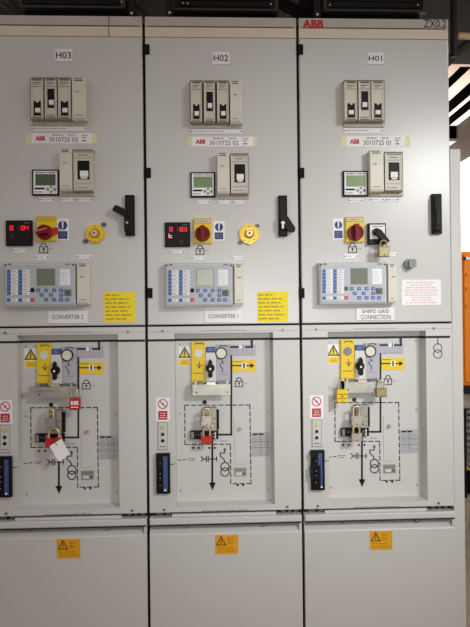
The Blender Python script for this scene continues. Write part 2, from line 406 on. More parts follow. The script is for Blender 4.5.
def breaker(c, r, pos, big=False):
    x0, y0, x1, y1 = r; H = y1-y0; W = x1-x0; D = -.045
    m = MB().pbox(x0+.4, y0+1.5, x1-.4, y1-1.5, D, .001, 'beige', .0015).pbox(x0-.5, y0+.6, x1+.5, y1-.4, -.012, .001, 'beige_frame', .001)
    m.pbox(x0, y0, x1, y0+1.9, -.034, .001, 'beige_frame', .001).pbox(x0, y1-1.9, x1, y1, -.034, .001, 'beige_dark', .001)
    m.pbox(x0+.3, y0+1.6, x0+1.2, y1-1.6, D-.003, D+.002, 'beige_light', .0006).pbox(x1-1.2, y0+1.6, x1-.3, y1-1.6, D-.003, D+.002, 'beige_light', .0006)
    e = D-.0006
    if not big:
        m.prect(x0+2, y0+1.8, x1-2, y0+3.2, e, 'print_grey').prect(x0+2.2, y0+5, x1-3.2, y0+5.8, e, 'print_grey').prect(x0+2, y0+7, x1-5, y0+7.6, e, 'print_pale')
        m.prect(x0+3, y1-5, x1-3, y1-4.2, e, 'print_pale').prect(x0+2, y1-2.6, x1-2, y1-1.7, e, 'print_grey')
        m.prect(x0+1.4, y0+H*.205, x1-1.4, y0+H*.225, e, 'beige_dark').prect(x0+1.4, y0+H*.90, x1-1.4, y0+H*.92, e, 'beige_dark')
        wx0, wx1 = x0+W*.24, x1-W*.2
        wy0, wy1 = (y0+H*.56, y0+H*.90) if pos == 'down' else (y0+H*.27, y0+H*.72)
        ty0, ty1 = (y0+H*.72, y0+H*.82) if pos == 'down' else (y0+H*.53, y0+H*.64)
    else:
        m.prect(x0+2, y0+2.2, x1-2, y0+3, e, 'print_grey').prect(x0+5, y0+5, x1-5, y0+6.2, e, 'print_pale')
        m.prect(x0+2, y1-4.6, x1-5, y1-3.8, e, 'print_pale').prect(x0+1.4, y0+8.2, x1-1.4, y0+8.8, e, 'beige_dark').prect(x0+1.4, y1-8.4, x1-1.4, y1-7.8, e, 'beige_dark')
        wx0, wx1 = x0+W*.22, x1-W*.17; wy0, wy1 = y0+H*.265, y0+H*.705
        ty0, ty1 = y0+H*.50, y0+H*.64
    b = build('circuit_breaker', m, c, 'beige modular circuit breaker with black lever window')
    m = MB().pbox(wx0, wy0, wx1, wy1, D-.0012, D+.004, 'black')
    if not big and pos == 'down': m.pdisc((wx0+wx1)/2, wy0+.3, 1.4, D-.002, 'beige', 12).prect(wx0+1, wy0+4.5, wx1-1, wy0+5.3, D-.0018, 'black_rubber')
    wnd = build('lever_window', m, b, 'black lever window')
    tw = (wx1-wx0); t0 = wx0+tw*.2; t1 = wx1-tw*.14
    m = MB().pbox(t0, ty0, t1, ty1, D-.012, D-.0005, 'white', .001)
    if big: m.pbox(t0+.8, ty1-.2, t1-.8, ty1+2.0, D-.007, D-.0005, 'white', .001)
    build('toggle', m, b, 'white toggle')
def blank(c, r):
    x0, y0, x1, y1 = r; D = -.045; e = D-.0006
    m = MB().pbox(x0, y0, x1, y1, D, .001, 'beige_light', .002)
    m.prect(x0+1.5, y0+.8, x0+(x1-x0)*.72, y0+1.6, e, 'print_grey').prect(x0+2.2, y0+2.6, x1-3.5, y0+3.5, e, 'print')
    m.prect(x0+3.4, y0+(y1-y0)*.32, x0+7, y0+(y1-y0)*.35, e, 'print_pale').prect(x0+2.4, y1-5.2, x1-3, y1-4.4, e, 'print_pale').prect(x0+1, y1-2, x1-1, y1-1.2, e, 'beige_dark')
    return build('blank_module', m, c, 'plain cream module cover')
def rail(c, r, n):
    x0, y0, x1, y1 = r
    m = MB().pbox(x0, y0, x1, y1, -.012, .001, 'beige_light', .0012)
    for i in range(n):
        u = x0+(x1-x0)*(i+.5)/n
        m.pcyl(u, (y0+y1)/2-.3, .8, -.0135, -.011, 'beige_dark', n=8); m.prect(u+1.4, y0+.9, u+2.5, y1-1.6, -.0126, 'beige_dark')
    m.prect(x0, y1-1.1, x1, y1-.5, -.0126, 'beige_dark')
    build('terminal_rail', m, c, 'cream terminal rail below the modules')
def sticker(c, tape, white, num, k):
    m = MB().prect(*tape, -.0006, 'tape').prect(*white, -.001, 'white')
    x0, y0, x1, y1 = white; W = x1-x0; H = y1-y0; e = -.0014
    m.ptext('ABB', x0+W*.06, y0+H*.28, x0+W*.225, y0+H*.75, e, 'print_red', True)
    m.ptext(num, x0+W*.29, y0+H*.40, x0+W*.76, y0+H*.86, e, 'print_grey')
    m.script(x0+W*.34, y0+H*.1, x0+W*.52, y0+H*.28, 1, e, 'pink_print_glare', .6, 5, lens=[1]); m.script(x0+W*.6, y0+H*.1, x0+W*.72, y0+H*.28, 1, e, 'pink_print_glare', .6, 6, lens=[1])
    m.script(x0+W*.83, y0+H*.1, x0+W*.96, y0+H*.55, 2, e, 'pink_print_glare', .45, 7); m.script(x0+W*.84, y0+H*.62, x0+W*.93, y0+H*.85, 1, e, 'print_grey', .5, 8)
    build('asset_sticker', m, c, 'white serial number sticker on yellowed tape')
def meter(c, r, lcd):
    x0, y0, x1, y1 = r; W = x1-x0; H = y1-y0; D = -.012; e = D-.0016
    m = MB().pbox(x0, y0, x1, y1, D, .001, 'black', .002)
    m.pbox(x0+1.5, y0+1.4, x1-1.5, y1-1.4, D-.001, D+.002, 'label_grey', .0005)
    m.script(x0+W*.13, y0+H*.09, x0+W*.5, y0+H*.14, 1, e, 'print_grey', .8, 2, lens=[1]); m.script(x0+W*.55, y0+H*.09, x0+W*.86, y0+H*.14, 1, e, 'print_grey', .8, 3, lens=[1])
    m.prect(x0+W*.10, y0+H*.70, x0+W*.47, y0+H*.77, e, 'black'); m.script(x0+W*.1, y0+H*.84, x0+W*.4, y0+H*.9, 1, e, 'print_pale', .7, 4, lens=[1])
    o = build('power_meter', m, c, 'square black framed power meter')
    build('display', MB().pbox(x0+W*.13, y0+H*.18, x0+W*.87, y0+H*.62, D-.0016, D, lcd), o, 'green lcd display')
    m = MB()
    for (u, v, s) in ((.71, .68, .05), (.71, .85, .05), (.58, .765, .055), (.84, .765, .055)): m.pcyl(x0+W*u, y0+H*v, W*s, D-.003, D-.0005, 'print_pale', W*s*1.15, 10)
    m.pcyl(x0+W*.71, y0+H*.765, W*.045, D-.0035, D-.0005, 'white', n=10)
    build('keypad', m, o, 'oval keypad')
SEG = {'8': 'abcdefg', '4': 'bcfg', '3': 'abcdg', 't': 'defg', '0': 'abcdef'}
def seg(m, ch, x0, y0, x1, y1, e, mat):
    ym = (y0+y1)/2; t = .62
    L = {'a': [(x0, y0), (x1, y0)], 'b': [(x1, y0), (x1, ym)], 'c': [(x1, ym), (x1, y1)], 'd': [(x0, y1), (x1, y1)], 'e': [(x0, ym), (x0, y1)], 'f': [(x0, y0), (x0, ym)], 'g': [(x0, ym), (x1, ym)]}
    for s in SEG[ch]: m.pline(L[s], t, e, mat)
def red_display(c, r, rows):
    x0, y0, x1, y1 = r; W = x1-x0; H = y1-y0; D = -.012; e = D-.0012
    m = MB().pbox(x0, y0, x1, y1, D, .001, 'black', .0015)
    m.prect(x0+1.3, y0+1.3, x1-1.3, y1-1.3, D-.0005, 'black_rubber').prect(x0+W*.68, y0+H*.085, x0+W*.9, y0+H*.12, e, 'print_grey')
    for u in (.2, .42, .62, .8): m.pdisc(x0+W*u, y0+H*.83, 1.2, D-.001, 'black', 12)
    o = build('annunciator_display', m, c, 'square black panel display with red digits')
    for (ch, u, v, mat) in rows:
        m = MB(); seg(m, ch, x0+W*u, y0+H*v, x0+W*(u+.105), y0+H*(v+.155), e, mat)
        build('digit', m, o, 'dim red digit' if mat == 'led_dim' else 'glowing red digit')
def lock_symbol(m, px, py, w_, h_, y):           # body centre line, printed
    bx0, bx1 = px-w_/2, px+w_/2; by0 = py-h_*.1; by1 = py+h_/2
    m.pline([(bx0, by0), (bx1, by0), (bx1, by1), (bx0, by1), (bx0, by0)], .8, y, 'print')
    r = w_*.32; top = py-h_/2+r
    arc = [(px-r, by0)]+[(px-r*math.cos(math.pi*i/8), top-r*math.sin(math.pi*i/8)) for i in range(9)]+[(px+r, by0)]
    m.pline(arc, .8, y, 'print'); m.pdisc(px, py+h_*.12, w_*.13, y, 'print', 10); m.pline([(px, py+h_*.12), (px, py+h_*.34)], .8, y, 'print')
    m.script(bx1+1.2, py+.2, bx1+5, py+1.4, 1, y, 'print_pale', .6, 3, lens=[1])
def main_switch(c, r, ctr, rad, ang, tag):
    x0, y0, x1, y1 = r
    m = MB().pbox(x0, y0, x1, y1, -.014, .001, 'yellow', .002)
    m.prect(x0+1.3, y0+.9, x1-1.3, y0+4.6, -.0146, 'strip_cream' if tag != 'H03' else 'yellow')
    m.pline([(x0+1.3, y0+.7), (x1-1.3, y0+.7), (x1-1.3, y0+4.8), (x0+1.3, y0+4.8), (x0+1.3, y0+.7)], .5, -.0149, 'print_olive')
    m.script(x0+3.5, y0+1.8, x1-3.5, y0+3.8, 1, -.015, 'print_olive', .5, 3, lens=[1])
    o = build('main_switch', m, c, 'yellow plate main switch with red rotary handle')
    cx, cz = P(*ctr, -.03); R_ = S(rad, -.03)
    m = MB().cyl(cx, cz, -.026, -.012, R_, 'red_dark', R_*1.04, 24); m.dring(cx, cz, -.030, -.025, R_*.78, R_, 'red_handle', 24)
    ca, sa = math.cos(ang), math.sin(ang)
    def rot(u, v): return (cx+u*ca-v*sa, cz+u*sa+v*ca)
    L = R_*1.02
    m.prism([rot(-L*.92, -R_*.22), rot(L, -R_*.26), rot(L, R_*.26), rot(-L*.92, R_*.22)], -.050, -.024, 'red_handle')
    m.prism([rot(-L*.5, -R_*.06), rot(L*.5, -R_*.06), rot(L*.5, R_*.06), rot(-L*.5, R_*.06)], -.0512, -.049, 'red_dark')
    if tag == 'H03': m.prism([rot(R_*.5, -R_*.42), rot(R_*1.85, -R_*.42), rot(R_*1.85, R_*.38), rot(R_*.5, R_*.38)], -.036, -.016, 'red'); m.line([rot(-R_*.9, R_*.1), rot(R_*.5, R_*.35)], S(1.6), -.0516, 'pink_print_glare')  # the pink streak is a painted glare highlight on the handle
    build('rotary_handle', m, o, 'red rotary handle')
def notice(c, r):
    x0, y0, x1, y1 = r; W = x1-x0; H = y1-y0
    m = MB().prect(*r, -.0006, 'white'); e = -.001
    m.pdisc((x0+x1)/2, y0+H*.31, W*.36, e, 'blue', 22); m.pline([((x0+x1)/2, y0+H*.15), ((x0+x1)/2, y0+H*.35)], 1.5, -.0014, 'white'); m.pdisc((x0+x1)/2, y0+H*.44, .8, -.0014, 'white', 8)
    m.prect(x0+W*.12, y0+H*.58, x1-W*.12, y0+H*.94, e, 'blue'); m.script(x0+W*.2, y0+H*.63, x1-W*.2, y0+H*.9, 3, -.0014, 'print_pale', .25, 5, True)
    build('mandatory_sticker', m, c, 'white sticker with blue mandatory action disc')
def key_collar(c, ctr, rad, screws, gold):
    cx, cz = P(*ctr, -.02); R_ = S(rad, -.02)
    A = MB(); A.cyl(cx, cz, -.010, .001, R_, 'yellow' if not gold else 'gold', R_*1.05, 28); A.dring(cx, cz, -.016, -.009, R_*.55, R_*.92, 'yellow' if not gold else 'gold', 28)
    if gold:
        for a in range(3):
            t = .6+a*2.1; A.cyl(cx+R_*.93*math.cos(t), cz+R_*.93*math.sin(t), -.012, 0, R_*.18, 'gold', n=10)
    for (u, v) in ((.0, .75), (-.45, -.72), (.0, -.8), (.5, -.6)): A.rect(cx+u*R_-.003, cx+u*R_+.003, cz+v*R_-.0015, cz+v*R_+.0015, -.0165, 'print_brown')
    o = build('key_interlock', A, c, 'yellow and brass key interlock collar')
    m = MB().cyl(cx, cz, -.034, -.009, R_*.34, 'brass', R_*.5, 20); m.cyl(cx, cz, -.035, -.0335, R_*.1, 'black', n=10)
    build('lock_barrel', m, o, 'polished brass lock barrel')
    for (px, py) in screws: build('screw', MB().pcyl(px, py, 2.2, -.008, .001, 'bolt', 2.5, 12).prect(px-1.5, py-.3, px+1.5, py+.3, -.0084, 'black_matt'), o, 'grey screw head')
def door_handle(c, r, kind):
    x0, y0, x1, y1 = r
    m = MB().pbox(x0, y0, x1, y1, -.022, .001, 'black', .003)
    m.pbox(x0+1.8, y0+2, x1-1.8, y1-2, -.0226, -.021, 'black_rubber', .0004)
    o = build('door_handle', m, c, 'black swing door handle')
    m = MB()
    if kind == 'closed':
        a, b, z0, z1 = RC(x0+1.4, y0+3, x1-1.2, y1-3, -.035)
        m.box(a, b, -.036, -.0225, z0, z1, 'black_rubber', .004); m.box(a+.006, b-.006, -.0395, -.0355, z0+.02, z1-.05, 'black', .002)
    elif kind == 'left':
        q = [P(u, v, -.03) for u, v in ((126.5, 217.5), (112.6, 210.6), (114.6, 206.2), (117, 205.6), (127.5, 210.6))]
        m.prism(list(reversed(q)), -.042, -.020, 'black_rubber')
        m.pbox(124, 216, 128.6, 231, -.034, -.0215, 'black_rubber', .002).pcyl(127, 222.5, 1.2, -.036, -.033, 'steel', n=10)
    else:
        q = [P(u, v, -.03) for u, v in ((280.4, 217), (286, 214.6), (295, 228), (294.6, 231.6), (291.6, 232.6), (281.5, 226))]
        m.prism(list(reversed(q)), -.042, -.020, 'black_rubber')
    build('lever', m, o, 'black swung lever' if kind != 'closed' else 'black closed lever')
    if kind == 'right':
        build('lock_cylinder', MB().pcyl(283, 222.8, 1.9, -.046, -.041, 'steel', n=12).pbox(281.8, 223.2, 284, 228.6, -.044, -.0415, 'steel', .0006), o, 'chrome lock cylinder')
def relay(c, r, screen):
    x0, y0, x1, y1 = r; W = x1-x0; H = y1-y0; D = -.038; F = D-.001; e = D-.0022
    X = lambda u: x0+W*u
    Y = lambda v: y0+H*v
    m = MB().pbox(x0, y0, x1, y1, D, .001, 'relay_bezel', .004)
    m.pbox(X(.028), Y(.05), X(.972), Y(.95), F, D+.002, 'relay_face', .0008)
    m.ptext('ABB', X(.06), Y(.02), X(.115), Y(.06), e+.001, 'print_red', True); m.script(X(.86), Y(.02), X(.93), Y(.055), 1, e+.001, 'print_grey', .6, 2, lens=[1])
    for (u, v) in ((.03, .05), (.97, .05)): m.pdisc(X(u), Y(v), .9, e, 'black_matt', 8)
    m.pline([(X(.02), Y(.955)), (X(.98), Y(.955))], .5, e, 'print_pale'); m.pline([(X(.40), Y(.56)), (X(.93), Y(.56))], .35, F-.0004, 'print_pale'); m.pline([(X(.02), Y(.045)), (X(.02), Y(.955))], .4, e, 'print_pale')
    o = build('protection_relay', m, c, 'wide grey protection relay with lcd and blue keys')
    rows = (.2, .283, .366, .448, .53, .61, .693, .843); h = .034
    for (a, b, s0, s1) in ((.053, .099, .108, .203), (.212, .258, .268, .366)):
        for v in rows:
            build('led_key', MB().pbox(X(a), Y(v-h), X(b), Y(v+h), F-.002, F+.0005, 'blue_key', .0005), o, 'small blue key')
            build('label_slot', MB().pbox(X(s0), Y(v-h), X(s1), Y(v+h), F-.0012, F+.0005, 'white').script(X(s0)+.8, Y(v-h)+.7, X(s1)-.8, Y(v+h)-.7, 1, F-.0016, 'print_pale', .5, int(v*999), lens=[.8]), o, 'white label slot')
    build('display', MB().pbox(X(.46), Y(.13), X(.722), Y(.525), F-.0005, F+.001, 'print_pale').pbox(X(.472), Y(.145), X(.71), Y(.51), F-.001, F+.001, screen), o, 'grey lcd display')
    build('label_slot', MB().pbox(X(.785), Y(.15), X(.926), Y(.51), F-.001, F+.001, 'white').script(X(.8), Y(.2), X(.9), Y(.48), 6, F-.0014, 'print_pale', .15, 6), o, 'tall white label slot')
    for (u, v, mat, lb) in ((.403, .62, 'black', 'black key'), (.403, .833, 'key_red', 'red key')):
        mat = 'key_green' if (mat == 'black' and c is CABS['H01']) else mat
        build('key', MB().pbox(X(u-.026), Y(v-.042), X(u+.026), Y(v+.042), F-.003, F+.0005, mat, .0007), o, lb if mat != 'key_green' else 'green key')
    for (u, v) in ((.485, .62), (.594, .62), (.703, .62), (.8, .62), (.53, .727), (.66, .727), (.8, .727), (.594, .833), (.703, .833), (.8, .833), (.885, .833)):
        m = MB().pbox(X(u-.025), Y(v-.036), X(u+.025), Y(v+.036), F-.003, F+.0005, 'blue_key', .0007); m.prect(X(u-.010), Y(v-.012), X(u+.010), Y(v+.012), F-.0034, 'relay_face')
        build('key', m, o, 'blue key')
    m = MB().pbox(X(.845), Y(.60), X(.94), Y(.745), F-.006, F+.0005, 'dial_grey', .002).pcyl(X(.892), Y(.672), 2.2, F-.009, F-.0055, 'print_grey', 2.6, 14)
    build('port_cover', m, o, 'round grey port cover')
def name_plate(c, r, lines):
    m = MB().pbox(*r, -.004, .001, 'white_plate', .0008); x0, y0, x1, y1 = r
    n = len(lines); h = (y1-y0)/n
    for i, (s, a, b) in enumerate(lines):
        t0 = .31 if n == 1 else (.26 if i == 0 else .12); t1 = .36 if n == 1 else .2
        m.ptext(s, x0+(x1-x0)*a, y0+h*i+h*t0, x0+(x1-x0)*b, y0+h*(i+1)-h*t1+.3, -.0046, 'print_grey')
    build('name_plate', m, c, 'white name plate with grey capitals')
def id_plate(c, r, s):
    x0, y0, x1, y1 = r
    m = MB().pbox(*r, -.003, .001, 'white_plate', .0006); m.ptext(s, x0+1.4, y0+3.1, x1-1.6, y1-3.0, -.0036, 'print')
    build('number_plate', m, c, 'white plate reading '+s)
def note(c, r, mat, ink, n, lens, lb, centre=False):
    m = MB().pbox(*r, -.0012, .0005, mat); x0, y0, x1, y1 = r
    m.script(x0+1.2, y0+1.4, x1-1.6, y1-1.2, n, -.0017, ink, .34, 7, centre, lens); build('notice_sheet', m, c, lb)

# ---- upper doors, each from its own measurements
C = CABS['H03']
id_plate(C, (54.5, 48.7, 72.6, 61.4), 'H03')
for r, p in (((30.5, 77.3, 43.4, 119.6), 'down'), ((44.4, 77.3, 56.8, 119.6), 'up'), ((57.7, 77.3, 70.8, 119.6), 'down')): breaker(C, r, p)
blank(C, (71.8, 77.3, 86, 119.8)); rail(C, (30.8, 120, 86.3, 125), 12)
label_strip(C, (31.5, 126.4, 86.2, 131))
sticker(C, (25.6, 133.4, 97, 143.6), (31.6, 133.0, 92, 143.4), '3010725 03', 'H03')
meter(C, (31.9, 169.4, 58.9, 195.3), 'lcd_dark')
blank(C, (59.4, 148.6, 72.2, 190.8)); breaker(C, (73.2, 149.4, 92.8, 191.8), 'up', True); rail(C, (59.6, 191.9, 94.4, 196), 7)
for i, r in enumerate(((39.2, 197.6, 53.4, 201.8), (60.2, 197.6, 74.8, 201.8), (76.8, 197.6, 92, 201.8), (12.2, 248.4, 27, 252.8), (35, 255, 48.6, 259.5), (76.4, 254.8, 91.2, 258.6))): label_strip(C, r, i)
red_display(C, (5.6, 220.3, 32.1, 245.8), [('8', .17, .22, 'led_red'), ('8', .60, .22, 'led_red'), ('4', .75, .22, 'led_red'), ('8', .47, .22, 'led_dim'), ('8', .17, .56, 'led_dim')])
main_switch(C, (36.5, 216.2, 55.9, 241), (43.8, 232), 7.5, .12, 'H03')
notice(C, (56.4, 218.6, 68.9, 240.2))
m = MB(); lock_symbol(m, 43.6, 247.9, 8.4, 9.6, -.0006); build('lock_symbol', m, C, 'printed black padlock symbol')
key_collar(C, (94.6, 233.3), 9.3, ((103.6, 224.3), (85.1, 241.1)), False)
door_handle(C, (125, 194.8, 134.3, 235.4), 'left')
relay(C, (3.2, 262.5, 75.4, 307), 'lcd_grey'); blank(C, (76.8, 262.8, 89.2, 304.6))
name_plate(C, (48, 311, 87.3, 323.2), [('CONVERTER 2', .1, .9)])
note(C, (104.1, 291.6, 135.3, 322.2), 'yellow_note', 'ink_note', 7, [.5, .85, .78, .88, .78, .95, .76], 'yellow notice sheet with seven text lines')

C = CABS['H02']
id_plate(C, (212.2, 51.7, 229.8, 64.2), 'H02')
for r, p in (((190.4, 80.2, 202, 123), 'down'), ((203.7, 80.2, 215.2, 123), 'up'), ((216.9, 80.2, 228.8, 123), 'down')): breaker(C, r, p)
blank(C, (230, 80.2, 241.5, 123.2)); rail(C, (190.6, 123.4, 242, 128), 12)
label_strip(C, (190.5, 128.9, 242.2, 133.7))
sticker(C, (187.6, 136.8, 257, 146.6), (191.9, 136.6, 253.2, 146.4), '3010725 02', 'H02')
meter(C, (190.4, 172, 215.3, 197.1), 'lcd_green')
blank(C, (217.1, 152.2, 229.6, 193.6)); breaker(C, (230.6, 153.2, 248.2, 194.6), 'up', True); rail(C, (217, 194.8, 249.2, 198.6), 7)
for i, r in enumerate(((196.2, 200.2, 210, 204), (217.4, 200.2, 231.2, 204), (233.3, 200.2, 246.4, 204), (170, 250, 184.6, 253.6), (191.2, 256.2, 205.4, 259.9), (231.6, 255.9, 245.2, 259.7))): label_strip(C, r, i)
red_display(C, (164.8, 222.2, 190.2, 246.8), [('8', .19, .21, 'led_red'), ('8', .60, .21, 'led_red'), ('3', .75, .21, 'led_red'), ('8', .47, .21, 'led_dim'), ('t', .17, .47, 'led_pale'), ('8', .6, .72, 'led_dim')])
main_switch(C, (193.6, 218.2, 211.7, 243.3), (202.5, 233.5), 7.6, math.pi/2, 'H02')
notice(C, (213.4, 221, 224.6, 240.5))
m = MB(); lock_symbol(m, 200, 249.8, 7.8, 9, -.0006); build('lock_symbol', m, C, 'printed black padlock symbol')
key_collar(C, (249.3, 233.6), 9.8, ((257.4, 225.9), (240.6, 242)), True)
door_handle(C, (278.8, 195.2, 287.4, 236), 'right')
relay(C, (164.7, 263, 233, 307.1), 'lcd_pale'); blank(C, (234.3, 263.6, 243.8, 305))
name_plate(C, (204.7, 310.4, 241.9, 322.3), [('CONVERTER 1', .1, .9)])
note(C, (257.3, 291.4, 288.3, 321.8), 'yellow_note', 'ink_note', 7, [.5, .85, .78, .88, .76, .95, .74], 'yellow notice sheet with seven text lines')

C = CABS['H01']
id_plate(C, (367.3, 52.4, 383.6, 64.1), 'H01')
for r, p in (((344.4, 79.9, 357.6, 121.6), 'down'), ((358.4, 79.9, 370.8, 121.6), 'up'), ((371.3, 79.9, 384.3, 121.6), 'down')): breaker(C, r, p)
rail(C, (344.4, 121.8, 384.4, 126.6), 9)
label_strip(C, (343.6, 128, 382.8, 133.2))
sticker(C, (341.4, 136.2, 410, 146.8), (346.4, 136.0, 405, 146.6), '3010725 01', 'H01')
meter(C, (343, 170.7, 368.3, 196.2), 'lcd_green')
blank(C, (370, 150, 384, 191.4)); breaker(C, (384.8, 151.7, 402.6, 191.8), 'up', True); rail(C, (370.2, 192, 403.4, 196), 7)
for i, r in enumerate(((348.8, 198.2, 362.4, 202.6), (370.6, 197.6, 384, 201.6), (386, 197.6, 399, 201.6), (343.6, 254, 357.6, 258.4), (386, 252.4, 397.6, 256.4))): label_strip(C, r, i)
notice(C, (333, 218.4, 343.8, 239.5))
main_switch(C, (345.6, 216.8, 364.1, 242.1), (356.2, 232.4), 8, math.pi/2, 'H01')
m = MB(); lock_symbol(m, 352.5, 247.8, 8.2, 9.4, -.0006); build('lock_symbol', m, C, 'printed black padlock symbol')
door_handle(C, (433, 193.6, 442.2, 233.5), 'closed')
relay(C, (319, 262.4, 387, 304.6), 'lcd_grey'); blank(C, (388.2, 263.4, 396.9, 303))
name_plate(C, (356.3, 307.8, 394.6, 320.2), [('SHEPD GRID', .15, .86), ('CONNECTION', .12, .9)])
note(C, (401.8, 279.7, 441, 305), 'white', 'ink_red', 9, [.76, .6, .84, .93, .86, .93, .5, .58, .86], 'white notice with red text lines', True)
# black selector switch with lever
m = MB().pbox(368.6, 223.2, 386, 244.2, -.024, .001, 'black', .002).pbox(370, 224.6, 385, 239, -.0256, -.023, 'white', .0006)
m.script(372, 225.6, 383, 227.2, 1, -.0262, 'pink_print_glare', .7, 3, lens=[1]); m.script(371.4, 229, 375, 236, 3, -.0262, 'print_pale', .25, 3)
o = build('selector_switch', m, C, 'black and white selector switch')
m = MB().pcyl(377.1, 231.6, 3.6, -.040, -.0255, 'black', 4.0, 20)
q = [P(u, v, -.05) for u, v in ((375.6, 232.6), (378, 229.6), (380.6, 229.4), (389.6, 241), (386.6, 243.6), (383.4, 243))]
m.prism(list(reversed(q)), -.055, -.036, 'black_rubber'); build('lever', m, o, 'black lever pointing down right')
# round grey door key knob
m = MB().pcyl(410.4, 263.8, 5.0, -.022, .001, 'dial_grey', 5.4, 20); q = [P(u, v, -.026) for u, v in ((408.6, 261), (412.6, 258.6), (415.6, 259.8), (416, 266), (412, 269), (408.6, 266.6))]
m.prism(list(reversed(q)), -.034, -.021, 'dial_grey'); build('door_knob', m, C, 'round grey plastic door knob')

# ---- lower mimic panels (one layout, measured on the middle cabinet)
Y1 = .0495; E = Y1-.0006; E2 = Y1-.0010
def mimic(k):
    c = CABS[k]; dx = DX[k]
    shift = -.005 if k == 'H01' else 0.0           # plates sit a touch further left on H01
    PL = ('warning_sticker', 'earthing_plate', 'disconnector_plate', 'selector_plate', 'flap_disc', 'selector_knob', 'lock_bracket')
    B = lambda name, m, lb=None, par=None: build(name, m, par or c, lb, dx=dx+(shift if name in PL else 0.0))
    # warning sticker
    m = MB().prect(178.2, 346.3, 191, 366.2, E, 'white')
    T = [P(u, v, E2) for u, v in ((179.2, 357.2), (190, 357.2), (184.6, 347.6))]; m.poly(T, E2, 'yellow'); m.line(T+[T[0]], S(1.1), E2-.0004, 'print')
    m.pline([(184.6, 350.6), (184.6, 354.2)], 1.0, E2-.0004, 'print'); m.pdisc(184.6, 355.7, .6, E2-.0004, 'print', 8)
    m.prect(179, 359, 190.2, 365.6, E2, 'yellow'); m.script(180.4, 360.2, 189, 364.6, 3, E2-.0004, 'print_olive', .3, 4, True); B('warning_sticker', m, 'white and yellow electrical warning sticker')
    # yellow earth switch plate with flap disc
    m = MB().pbox(191.6, 341.6, 205.4, 383.2, .036, Y1, 'yellow', .001); f = .0354
    m.pline([(195, 344.3), (196.6, 343.2), (202, 343.2), (203.6, 344.3)], .8, f, 'print'); m.pline([(196.2, 365), (202.4, 365)], .7, f, 'print_brown'); m.poly([P(u, v, f) for u, v in ((197.4, 366), (201.2, 366), (199.3, 368.6))], f, 'print_brown'); m.pline([(199.3, 361.6), (199.3, 365)], .7, f, 'print_brown')
    m.script(193.4, 372.4, 203.6, 374, 1, f, 'print_brown', .5, 4, lens=[1]); o = B('earthing_plate', m, 'yellow earthing switch plate')
    B('flap_disc', MB().pcyl(198.4, 353.4, 4.2, .0335, .037, 'cream_face' if k != 'H01' else 'dial_grey', 4.4, 20), 'round pale operating hole flap', o)
    # lavender plates
    m = MB().pbox(216.6, 344.8, 230.2, 382, .038, Y1, 'lavender', .001).pbox(230.2, 344.8, 255.6, 355, .044, Y1, 'lavender', .0005); f = .0374
    m.pline([(219, 346.7), (220.6, 345.7), (226, 345.7), (227.4, 346.7)], .8, f, 'print'); m.script(231, 345.6, 246, 347, 1, .0434, 'print_grey', .5, 5, lens=[1])
    m.pline([(222.4, 360.6), (222.4, 363)], .8, f, 'print'); m.pline([(219.4, 364), (222.4, 368.6), (222.4, 372)], .8, f, 'print'); m.pline([(221, 363), (223.8, 363)], .6, f, 'print'); m.script(218.6, 373.6, 228, 375, 1, f, 'print_pale', .5, 6, lens=[1])
    o = B('disconnector_plate', m, 'lavender disconnector plate')
    m = MB(); x, z = P(221.3, 353.2, .03); m.cyl(x, z, .031, .039, S(4.9, .03), 'cream_face', n=22); m.dring(x, z, .029, .039, S(4.9, .03), S(5.9, .03), 'black_rubber', 24); B('flap_disc', m, 'round cream disc in a black ring', o)
    # centre selector
    m = MB().pbox(205.6, 352.6, 216.4, 382, .032, Y1, 'paint_white', .001).pbox(206.2, 346.9, 214.6, 352.4, .040, Y1, 'blue_plate', .0005); m.script(207.2, 348, 213.6, 351.2, 2, .0394, 'lavender', .3, 4, True)
    o = B('selector_plate', m, 'pale selector plate with blue label')
    m = MB().pcyl(210.2, 368.4, 4.3, .018, .032, 'black', 4.6, 18)
    q = [P(u, v, .012) for u, v in ((208.2, 376.6), (208.4, 361.6), (210.2, 359), (212.2, 361.6), (212.6, 376.6), (210.4, 378))]; m.prism(q if False else list(reversed(list(reversed(q)))), .008, .020, 'black'); m.pcyl(210.2, 369, 1.2, .0072, .009, 'cream_face', n=10)
    B('selector_knob', m, 'black pointer knob', o)
    # yellow arrow label
    m = MB().pbox(232.4, 360, 255.8, 372, .0478, Y1, 'yellow'); f = .0474
    m.pline([(231.6, 365.6), (252, 365.6)], 1.2, f, 'print'); m.prect(241.6, 362.8, 246.4, 368.4, f-.0004, 'white'); m.prect(243.2, 363.2, 244.8, 368, f-.0008, 'print'); m.poly([P(u, v, f) for u, v in ((250.4, 368.4), (254.6, 365.6), (250.4, 362.8))], f, 'print_brown'); m.script(233.4, 361, 242, 362.2, 1, f, 'print_brown', .5, 5, lens=[1])
    B('arrow_label', m, 'yellow label with black arrow')
    # printed mimic diagram: one print on the panel
    m = MB(); K = 'print'
    ye = .0432
    m.pline([(252, 340.4), (252, 347), (231.3, 347)], 1.8, ye, K); m.prect(239, 345, 244.6, 348.8, ye-.0005, 'white'); m.prect(242.6, 344.8, 243.6, 349, ye-.0008, K)
    m.pline([(231.3, 347), (231.3, 434.6), (217.6, 434.6)], 1.9, E, K)
    m.pline([(212.3, 440), (212.3, 484)], 2.0, E, K); m.poly([P(u, v, E) for u, v in ((208.9, 482.6), (212.4, 490.6), (215.9, 482.6))], E, K)
    lock_symbol(m, 239, 382.2, 7.6, 9, E)
    m.pdisc(204.6, 402.3, 2.3, E, K)
    D_ = [((184.8, 405.2), (249.9, 405)), ((249.9, 405), (251, 483.6)), ((251, 483.6), (230.8, 483.8)), ((230.8, 483.8), (230.4, 444.2)), ((230.4, 444.2), (184.9, 444.4)), ((184.9, 444.4), (184.8, 405.2))]
